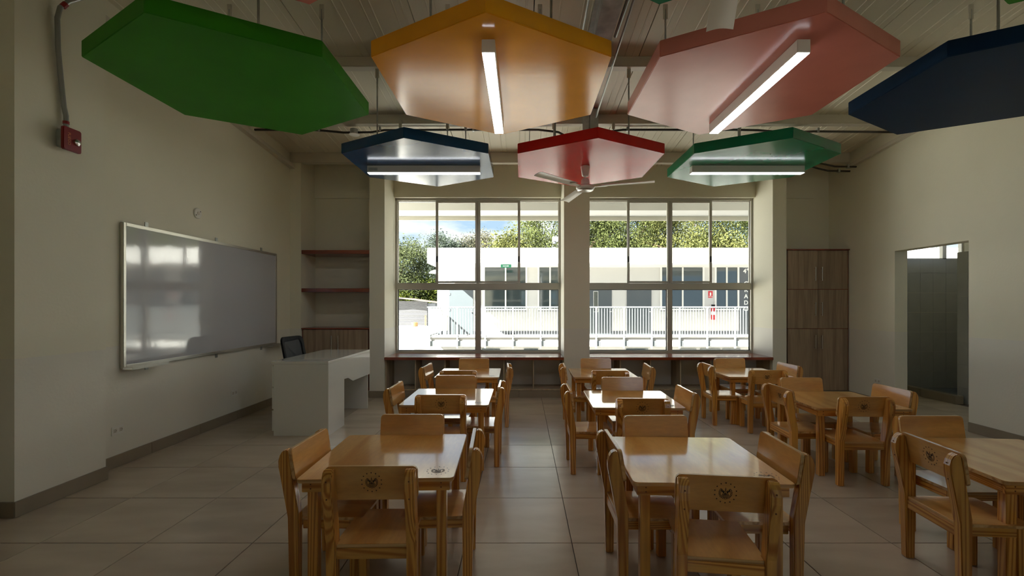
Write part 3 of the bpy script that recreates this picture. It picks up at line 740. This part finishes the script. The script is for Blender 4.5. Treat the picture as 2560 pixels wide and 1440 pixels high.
# ------------------------------------------------------------------ whiteboard
t = empty('whiteboard', (XL, 5.0, 0), label='long glossy whiteboard in an aluminium frame reflecting the window', category='whiteboard')
a, c, z0, z1 = -1.2, 1.18, .81, 2.035
MB().box(.014, a+.02, z0+.02, .024, c-.02, z1-.02).build('writing_surface', 'whiteboard', t)
f = MB(); w = .028
f.box(.002, a, z0, .034, a+w, z1).box(.002, c-w, z0, .034, c, z1).box(.002, a+w, z0, .034, c-w, z0+w).box(.002, a+w, z1-w, .034, c-w, z1)
f.build('frame', 'aluminium_board', t, bevel=.003)
for y in (-.93, .0, .86):
    for z, s in ((z1, 1), (z0, -1)):
        k = MB().box(.001, y-.018, z+s*.0005, .006, y+.018, z+s*.045).build('bracket', 'galvanised', t)
for y0, y1 in ((a-.01, a+.38), (c-.25, c+.12)):
    b = MB(); b.box(.0345, y0, z0-.01, .115, y1, z0-.004).box(.112, y0, z0-.004, .116, y1, z0+.016).box(.0345, y0, z0-.004, .038, y1, z0+.01)
    b.build('marker_tray', 'aluminium_board', t)

# ------------------------------------------------------------------ wall fittings
def outlet(x, y, z, face, label):
    t = empty('wall_outlet', (x, y, z), 0 if face > 0 else PI, label=label, category='outlet', group='double wall outlets')
    MB().box(.0005, -.058, -.035, .006, .058, .035).build('cover_plate', 'white_plastic', t, bevel=.002)
    for s in (-1, 1):
        k = MB().box(.006, s*.027-.016, -.016, .008, s*.027+.016, .016).build('socket', 'cream_plastic', t)
        MB().box(.008, s*.027-.007, -.009, .0084, s*.027+.005, -.006).box(.008, s*.027-.007, .005, .0084, s*.027+.005, .008).box(.008, s*.027+.008, -.003, .0084, s*.027+.012, .003).build('slot', 'dark_hole', k)
outlet(XL, 3.78, .304, 1, 'double white outlet on the left wall near the pillar')
outlet(XL, 5.31, .318, 1, 'double white outlet on the left wall beside the desk')
outlet(XR, 6.08, .327, -1, 'double outlet on the right wall between cabinet and doorway')
t = empty('wall_detector', (XL, 4.707, 2.29), label='round white blanking plate on the wall above the whiteboard', category='wall plate')
MB().lathe([(.055, .0005), (.055, .008), (.05, .013), (.02, .014)], axis='X', n=28).build('plate', 'white_plastic', t, smooth=True)
MB().lathe([(.018, .0141), (.018, .018), (.013, .018)], axis='X', n=20).build('center_ring', 'cream_plastic', t)
for dy, dz in ((.03, .022), (-.03, -.022)): MB().lathe([(.006, .0125), (.006, .0145)], (0, dy, dz), 'X', 10).build('screw_hole', 'dark_hole', t)
# fire alarm siren and its pipe
t = empty('fire_alarm', (-3.2, 3.17, 2.49), label='red fire alarm strobe on a grey box on the left pillar', category='alarm')
MB().box(.0008, -.05, -.06, .05, .05, .06).build('back_box', 'galvanised', t, bevel=.006)
pl = MB().prism(rrect(-.065, -.08, .065, .08, .014), 'X', .0505, .072).build('face_plate', 'alarm_red', t, bevel=.004)
MB().lathe([(.024, .0725), (.022, .084), (.012, .09)], (0, .025, -.01), 'X', 20).build('strobe_lens', 'steel', pl, smooth=True)
fc = bpy.data.curves.new('lettering', 'FONT'); fc.body = 'FUEGO'; fc.size = .027; fc.align_x = 'CENTER'; fc.extrude = .0004
fo = bpy.data.objects.new('tmp', fc); COL.objects.link(fo); bpy.context.view_layer.update()
me = bpy.data.meshes.new_from_object(fo); bpy.data.objects.remove(fo); me.materials.clear(); me.materials.append(MATS['orange_text'])
lo = bpy.data.objects.new('lettering', me); COL.objects.link(lo); lo.parent = pl
lo.matrix_local = Matrix.Translation((.0732, -.038, 0)) @ Matrix(((0,0,1,0),(0,-1,0,0),(1,0,0,0),(0,0,0,1)))
lo.matrix_local = Matrix.Translation((.0732, -.034, 0)) @ Matrix(((0,0,1,0),(0,1,0,0),(-1,0,0,0),(0,0,0,1))) @ Matrix.Rotation(0, 4, 'Z')
t = empty('alarm_conduit', (0, 0, 0), label='grey flexible conduit rising from the red fire alarm', category='conduit')
MB().tube([(-3.175, 3.17, 2.575), (-3.175, 3.17, 2.66), (-3.18, 3.16, 2.72), (-3.18, 3.14, 2.9), (-3.18, 3.12, 3.1), (-3.175, 3.11, 3.3), (-3.165, 3.12, 3.38), (-3.14, 3.15, 3.44), (-3.1, 3.2, 3.5), (-3.05, 3.28, 3.58), (-3.0, 3.36, 3.70)], .015, 10).build('pipe', 'conduit', t, smooth=True)
MB().tube([(-3.175, 3.17, 2.60), (-3.175, 3.17, 2.62)], .018, 10).build('red_band', 'red_tape', t)
MB().tube([(-3.158, 3.127, 3.39), (-3.145, 3.14, 3.42)], .018, 10).build('red_band', 'red_tape', t)

# conduits along the second beam and down the girder
def conduit(pts, r, label, m='conduit', clips=(), boxes=()):
    t = empty('ceiling_conduit', label=label, category='conduit')
    MB().tube(pts, r, 8).build('pipe', m, t, smooth=True)
    for p in clips: MB().box(p[0]-.012, p[1]-.02, p[2]-.02, p[0]+.012, p[1]+.02, p[2]+.03).build('clip', 'galvanised', t)
    for p in boxes:
        k = MB().lathe([(.05, 0), (.05, .06)], (p[0], p[1], p[2]), n=16).build('junction_box', 'galvanised', t)
        MB().lathe([(.062, -.008), (.062, 0)], (p[0], p[1], p[2]), n=20).build('cover', 'white_plastic', k)
z2 = zc(5.6)-.135
yy = 5.62
conduit([(-3.3, yy, z2), (-2.6, yy, z2), (-2.45, yy, z2-.012), (-2.2, yy, z2-.035), (-1.85, yy, z2-.03), (-1.7, yy, z2-.005), (-.8, yy, z2), (.2, yy, z2), (.45, yy, z2-.03), (.62, yy, z2-.12)], .014, 'dark conduit run along the second beam on the left', 'dark_cable', clips=[(-2.5, yy, z2), (-1.75, yy, z2), (-.6, yy, z2)], boxes=[(-2.07, yy, z2-.055)])
conduit([(.95, yy, z2-.10), (1.1, yy, z2-.02), (1.25, yy, z2), (2.6, yy, z2), (2.9, yy, z2-.005), (3.3, yy, z2-.035), (3.6, yy, z2-.02), (4.7, yy, z2-.03)], .014, 'dark conduit run along the second beam on the right', 'dark_cable', clips=[(1.3, yy, z2), (3.65, yy, z2-.01)], boxes=[(3.33, yy, z2-.06)])
for k, (x, dz) in enumerate(((.52, -.10), (.86, -.14))):
    conduit([(x, .6, zc(.6)+dz), (x, 5.3, zc(5.3)+dz)], .010, ('thin steel conduit left of the girder', 'thin steel conduit right of the girder')[k], clips=[(x, 2.4, zc(2.4)+dz)])
conduit([(.80, 3.9, zc(3.9)-.15), (.82, 3.2, zc(3.2)-.15), (.86, 2.85, zc(2.85)-.16), (.98, 2.7, zc(2.7)-.14), (1.1, 2.62, zc(2.62)-.11), (1.13, 2.55, zc(2.55)-.08)], .016, 'curved grey conduit bending off to the round ceiling box')
MB().lathe([(.09, -.05), (.09, -.01), (.07, 0)], (1.05, 2.62, zc(2.62)-.012), n=24).build('ceiling_box', 'white_plastic', smooth=True, label='round white ceiling box where the curved conduit ends', category='junction box')
conduit([(3.6, 6.4, 3.44), (4.0, 6.42, 3.40), (4.25, 6.42, 3.33), (4.42, 6.43, 3.30), (4.72, 6.43, 3.295)], .013, 'upper of two dark conduits entering the right wall', 'dark_cable', clips=[(4.6, 6.43, 3.295)])
conduit([(3.5, 6.44, 3.43), (3.9, 6.45, 3.37), (4.2, 6.46, 3.28), (4.35, 6.47, 3.25), (4.66, 6.47, 3.245)], .013, 'lower of two dark conduits entering the right wall', 'dark_cable', clips=[(4.5, 6.47, 3.245)])
conduit([(-3.0, 3.4, 3.75), (-2.88, 3.45, 3.72), (-2.6, 3.7, 3.70), (-2.3, 3.98, zc(3.98)-.08)], .014, 'grey conduit crossing behind the bright green hexagon')

# ------------------------------------------------------------------ outside: own eave
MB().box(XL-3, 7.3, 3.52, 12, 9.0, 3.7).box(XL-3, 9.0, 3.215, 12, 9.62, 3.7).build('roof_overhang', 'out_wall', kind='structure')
MB().box(XL-3, 9.60, 3.13, 12, 9.66, 3.6).build('gutter', 'aluminium', kind='structure')
MB().box(XL-1, YF-1, -3, 8.2, YB+.1, -.26).build('wall_lower_storey', 'out_white', kind='structure')
MB().box(-80, -60, -3.2, 90, 110, -3.0).build('ground', 'ground_concrete', kind='structure')
MB().box(-40, 15.5, -3, -4.0, 36, -.30).build('roof_terrace', 'out_white', kind='structure')

# far school building
DF, DW = 16.9, 18.8
s = DW/1138
def WX(x): return (x-1305)*s
def WZ(y): return 1.34+(763-y)*s
bl = empty('school_building', (-3.5, DW, 0), label='white two-storey school block across the courtyard', category='building')
bl.location = (0, 0, 0)
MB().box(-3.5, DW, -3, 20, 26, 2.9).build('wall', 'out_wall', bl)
MB().box(-3.52, DF, 2.90, 20.5, 26.2, 3.47).build('roof', 'out_white', bl)
MB().box(-3.6, DF+.06, -.20, 20, DW, .13).build('gallery_slab', 'out_floor', bl)
MB().box(-3.6, DF+.035, -.20, 20, DF+.0595, .01).build('slab_edge', 'out_white', bl)
MB().box(-3.48, DW-.02, .13, 20, DW-.001, .27).build('skirting', 'out_grey', bl)
def far_window(x0, x1, y0=660, y1=776, mull=None):
    X0, X1, Z0, Z1 = WX(x0), WX(x1), WZ(y1), WZ(y0)
    w = MB(); f = .07
    w.box(X0, DW-.05, Z0, X0+f, DW-.001, Z1).box(X1-f, DW-.05, Z0, X1, DW-.001, Z1).box(X0+f, DW-.05, Z1-f, X1-f, DW-.001, Z1).box(X0+f, DW-.05, Z0, X1-f, DW-.001, Z0+f)
    m = WX(mull); w.box(m-.03, DW-.05, Z0+f, m+.03, DW-.001, Z1-f)
    o = w.build('window', 'out_white', bl)
    MB().box(X0+f, DW-.02, Z0+f, m-.03, DW-.003, Z1-f).build('pane', 'dark_glass', o)
    MB().box(m+.03, DW-.02, Z0+f, X1-f, DW-.003, Z1-f).build('pane', 'dark_glass', o)
    MB().box(X0, DW-.045, Z0-.03, X1, DW-.001, Z0-.001).build('sill', 'out_grey', o)
far_window(1208, 1318, mull=1264); far_window(1344, 1403, mull=1375); far_window(1650, 1760, mull=1706); far_window(1786, 1847, mull=1816)
far_window(1960, 2070, mull=2016); far_window(2240, 2350, mull=2290)
def far_door(x0, x1, ytop=722, glass=None):
    d = MB().box(WX(x0), DW-.04, .13, WX(x1), DW-.002, WZ(ytop)).build('door', 'door_grey', bl)
    hx = WX(x1-7); MB().tube([(hx, DW-.09, 1.08), (hx+.1, DW-.09, 1.08)], .02, 8).build('handle', 'steel', d)
    if glass: MB().box(WX(glass[0]), DW-.046, WZ(780), WX(glass[1]), DW-.0405, WZ(728)).build('door_light', 'sign_white', d); MB().box(WX(glass[0]+1), DW-.05, WZ(779), WX(glass[1]-1), DW-.0462, WZ(729)).build('door_light', 'dark_glass', d)
    for z in (.45, 1.1, 1.75): MB().box(WX(x0), DW-.05, z, WX(x0)+.06, DW-.0405, z+.09).build('hinge', 'out_grey', d)
far_door(1123, 1183); far_door(1473, 1529, glass=(1483, 1495)); far_door(1567, 1628)
# grey grade panel with lettering
gp = MB().box(WX(1848), DW-.03, .27, WX(1884), DW-.002, 2.9).build('grade_panel', 'out_grey', bl)
def text_mesh(body, size, x, z, y, mname, parent, ext=.004):
    fc = bpy.data.curves.new('t', 'FONT'); fc.body = body; fc.size = size; fc.align_x = 'CENTER'; fc.extrude = ext; fc.offset = size*.02
    fo = bpy.data.objects.new('tmp', fc); COL.objects.link(fo); bpy.context.view_layer.update()
    me = bpy.data.meshes.new_from_object(fo); bpy.data.objects.remove(fo); me.materials.clear(); me.materials.append(MATS[mname])
    o = bpy.data.objects.new('lettering', me); COL.objects.link(o); o.parent = parent; o.location = (x, y, z); o.rotation_euler = (PI/2, 0, 0)
    return o
lx = WX(1864)
text_mesh('4°', .26, lx, WZ(683), DW-.036, 'sign_white', gp)
for k, ch in enumerate('GRADO'): text_mesh(ch, .24, lx, WZ(714+k*15.8), DW-.036, 'sign_white', gp)
MB().box(WX(1856), DW-.06, WZ(669), WX(1870), DW-.031, WZ(663)).build('emergency_light', 'sign_white', gp)
# signs and extinguisher
t = empty('exit_sign', ((1265-1305)*17.4/1138, 17.4, 2.838), label='green exit sign with a white arrow above the far window', category='sign')
MB().box(-.2, 0, -.06, .2, .01, .06).build('plate', 'sign_green', t)
b = MB(); b.prism([(-.12, -.012), (.06, -.012), (.06, -.03), (.12, 0), (.06, .03), (.06, .012), (-.12, .012)], 'Y', -.004, -.0005); b.build('arrow', 'sign_white', t)
t = empty('fire_sign', (WX(1776), DW-.012, WZ(736)), label='small red extinguisher sign between two far windows', category='sign')
MB().box(-.09, 0, -.14, .09, .01, .14).build('plate', 'sign_red', t)
b = MB(); b.prism(rrect(-.03, -.05, .03, .08, .02), 'Y', -.004, -.0005).prism([(-.08, -.07), (.03, -.07), (.03, -.06), (-.08, -.06)], 'Y', -.004, -.0005).prism([(.05, -.12), (.07, -.12), (.07, -.075), (.05, -.075)], 'Y', -.004, -.0005)
b.prism([(-.08, -.1), (.03, -.1), (.03, -.09), (-.08, -.09)], 'Y', -.004, -.0005); b.build('pictogram', 'sign_white', t)
t = empty('fire_extinguisher', (WX(1780), DW-.14, WZ(799)), label='red fire extinguisher on the far gallery wall', category='extinguisher')
MB().lathe([(.08, 0), (.09, .03), (.09, .45), (.06, .52), (.03, .55)], n=16).build('cylinder', 'sign_red', t, smooth=True)
MB().lathe([(.091, .20), (.091, .34)], n=16).build('sticker', 'sign_white', t)
MB().box(-.08, -.02, .55, .06, .02, .62).build('valve', 'black_plastic', t)
MB().box(-.05, .05, .3, .05, .139, .36).build('wall_bracket', 'steel', t)
# railing
rl = empty('railing', (0, DF, 0), label='pale steel railing along the far gallery', category='railing')
RX0 = (1068-1305)*DF/1138; RXE = 14.0; ZT, ZB = 1.295, .19
MB().box(RX0, -.03, ZT-.05, RXE, .03, ZT).build('top_rail', 'rail_paint', rl); MB().box(RX0, -.02, ZB-.02, RXE, .02, ZB+.02).build('bottom_rail', 'rail_paint', rl)
MB().box(RX0, .03, ZT-.05, RX0+.05, 1.88, ZT).build('top_rail', 'rail_paint', rl); MB().box(RX0, .03, ZB-.02, RX0+.04, 1.88, ZB+.02).build('bottom_rail', 'rail_paint', rl)
pb = MB().box(-.012, -.012, ZB+.02, .012, .012, ZT-.05).mesh('baluster', ['rail_paint'])
px0 = (1074-1305)*DF/1138; pitch = 69.4*DF/1138
k = 0; x = px0
while x < RXE:
    MB().box(x-.03, -.035, -.26, x+.03, .012, ZT-.05).build('post', 'rail_paint', rl)
    MB().box(x-.01, .0125, -.18, x+.14, .034, .0).build('mounting_plate', 'rail_paint', rl)
    for j in range(1, 10):
        xx = x+pitch*j/10
        if xx < RXE:
            o = bpy.data.objects.new('baluster', pb); COL.objects.link(o); o.parent = rl; o.location = (xx, 0, 0)
    x += pitch
for j in range(1, 17):
    o = bpy.data.objects.new('baluster', pb); COL.objects.link(o); o.parent = rl; o.location = (RX0+.02, .11*j, 0)
# lower storey windows
for x0, x1 in ((1205, 1250), (1310, 1345), (1565, 1620), (1700, 1740), (1750, 1800), (1806, 1850)):
    o = MB().box(WX(x0), DW-.03, -1.9, WX(x1), DW-.001, -.45).build('window', 'dark_glass', bl)
# camera pole
t = empty('camera_pole', (1.10, 12.0, -3), label='white pole with a security camera between the two blocks', category='pole')
MB().lathe([(.058, 0), (.058, 5.9)], n=16).build('pole', 'out_white', t, smooth=True)
MB().box(-.30, -.06, 6.02, 0, .06, 6.14).box(-.05, -.04, 5.9, .05, .04, 6.14).build('camera_body', 'out_white', t, bevel=.01)
MB().lathe([(.05, 0), (.05, .05)], (-.24, 0, 5.96), n=14).build('lens', 'out_grey', t)
t = empty('wall_lamp', (-3.25, DF+.35, 2.55), label='white lamp on a bracket under the far roof corner', category='lamp')
MB().tube([(-.0, .2, .35), (0, .1, .25), (0, 0, .12)], .02, 8).build('bracket', 'out_white', t)
MB().lathe([(.28, 0), (.2, .08), (.06, .13)], n=20).build('shade', 'out_white', t, smooth=True)

# shed with corrugated walls
sb = empty('shed', (0, 36, 0), label='corrugated metal shed with a low gable roof beyond the terrace', category='shed')
prof = []
z = -.3; b = MB()
P = []
while z < 1.62:
    P += [(0, z), (-.04, z+.045), (0, z+.09)]; z += .105
P += [(.2, 1.62), (.2, -.3)]
b.prism(P, 'X', -16, -7.5); b.build('wall', 'corrugated', sb)
MB().prism([(-16, 1.45), (-9.5, 1.86), (-6.6, 1.50), (-6.6, 1.56), (-9.5, 1.95), (-16, 1.54)], 'Y', -.6, 4).build('roof', 'rust_roof', sb)
MB().box(-7.5, .2, -.3, -6.9, 4, 1.5).build('side_wall', 'out_grey', sb)
MB().box(-7.62, -.35, -.3, -7.52, -.25, .55).build('post', 'ochre_wood', sb)
t = MB().lathe([(.1, 0), (.24, .02), (.25, .28), (.2, .32)], (-8.3, 35.2, -.3), n=14).build('barrel', 'ochre_wood', smooth=True, label='ochre barrel on the terrace before the shed', category='barrel')

# ------------------------------------------------------------------ trees
rng = np.random.default_rng(3)
def tree(x, y, z0, top, rx, ry, leafm, label, nclump=420, nleaf=46, size=.22, droop=.5, group=None, crown=.62, kind_name='tree', gap=1.0):
    t = empty(kind_name, (x, y, z0), label=label, category='tree' if kind_name != 'shrub' else 'shrub')
    if group: t['group'] = group
    H = top-z0; rz = H*crown/2; cz = H-rz
    u = rng.normal(size=(nclump, 3)); u /= np.linalg.norm(u, axis=1)[:, None]
    rad = rng.uniform(.55, 1.0, nclump)**.6
    lump = 1+.16*np.sin(u[:, 0]*5+x)+.14*np.sin(u[:, 2]*7+y)
    C = u*(rad*lump)[:, None]*np.array([rx, ry, rz])+np.array([0, 0, cz])
    cs = (size*2.3 if size != .17 else .48)*gap
    L = (C[:, None, :]+rng.normal(size=(nclump, nleaf, 3))*cs*np.array([1, 1, .75])).reshape(-1, 3)
    n = len(L)
    a = rng.uniform(0, 2*PI, n); dip = rng.normal(-droop, .45, n)
    d = np.stack([np.cos(a)*np.cos(dip), np.sin(a)*np.cos(dip), np.sin(dip)], 1)
    w = rng.normal(size=(n, 3)); w -= (w*d).sum(1)[:, None]*d; w /= np.linalg.norm(w, axis=1)[:, None]
    ln = size*rng.uniform(.7, 1.3, n)[:, None]
    V = np.stack([L, L+d*ln*.5+w*ln*.22, L+d*ln, L+d*ln*.5-w*ln*.22], 1).reshape(-1, 3)
    me = bpy.data.meshes.new('foliage'); me.vertices.add(4*n); me.vertices.foreach_set('co', V.ravel())
    me.loops.add(4*n); me.loops.foreach_set('vertex_index', np.arange(4*n)); me.polygons.add(n)
    me.polygons.foreach_set('loop_start', np.arange(n)*4); me.polygons.foreach_set('loop_total', np.full(n, 4)); me.update(calc_edges=True)
    me.materials.append(MATS[leafm]); o = bpy.data.objects.new('foliage', me); COL.objects.link(o); o.parent = t; o['kind'] = 'stuff'
    b = MB(); r0 = .035*H+.05
    b.tube([(0, 0, 0), (.1, 0, cz*.6), (0, .1, cz)], [r0, r0*.7, r0*.5], 8)
    for k in range(9):
        q = C[rng.integers(nclump)]; b.tube([(0, .1, cz*.75), tuple(np.array([0, 0, cz])*.5+q*.5), tuple(q)], [r0*.4, r0*.2, .02], 6)
    b.build('trunk', 'trunk', t)
g = 'mango trees behind the school block'
tree(3.4, 33.5, -3, 9.6, 4.4, 3.5, 'leaf_mango', 'big mango tree rising over the roof behind the camera pole', 340, 150, .17, .7, g, .72)
tree(8.2, 35, -3, 9.6, 4.4, 3.5, 'leaf_mango', 'mango tree with dark foliage behind the right window, middle one', 260, 150, .17, .7, g, .72)
tree(12.3, 33, -3, 9.6, 4.0, 3.2, 'leaf_mango_light', 'yellowish mango tree above the roof', 250, 150, .17, .7, g, .75)
tree(17.0, 35, -3, 9.6, 4.5, 3.2, 'leaf_mango', 'mango tree behind the roof at the grade panel end', 250, 150, .17, .7, g, .75)
tree(26, 36, -3, 9.0, 5.0, 3.2, 'leaf_olive', 'tree seen through the shower window', 500, 46, .30, .5, None, .75)
tree(-.9, 30.5, -3, 6.2, .55, .9, 'leaf_mango_light', 'small yellow-green crown left of the big mango tree', 200, 50, .22, .5, None, .5)
tree(-17.0, 46, -3, 7.7, 5.2, 4.0, 'leaf_bush', 'round yellow-green tree left of the olive tree above the shed', 700, 46, .26, .3, None, .85)
tree(-12.3, 45.5, -3, 7.0, 4.0, 3.2, 'leaf_olive', 'dense olive-green tree behind the shed', 900, 50, .22, .3, None, .85)
tree(-8.3, 44.5, -3, 3.9, 2.6, 2.2, 'leaf_bush', 'bright shrub between the shed and the school block', 350, 46, .2, .2, None, .9, 'shrub')
tree(-12.5, 42.3, -3, 3.0, 3.2, 1.4, 'leaf_bush', 'bright shrub directly behind the shed roof', 350, 46, .2, .2, None, .9, 'shrub')
tree(-10.9, 60, -3, 10.6, 1.9, 1.6, 'leaf_distant', 'dark distant treetop over the left roof corner', 240, 40, .26, .2, None, .5)
tree(-8.3, 61, -3, 10.2, 2.2, 1.6, 'leaf_distant', 'greyish distant treetop, middle of the three', 240, 40, .26, .2, None, .45)
tree(-5.8, 60, -3, 11.0, 2.0, 1.6, 'leaf_distant_warm', 'brownish wispy distant treetop, tallest of the three', 240, 34, .24, .2, None, .45)
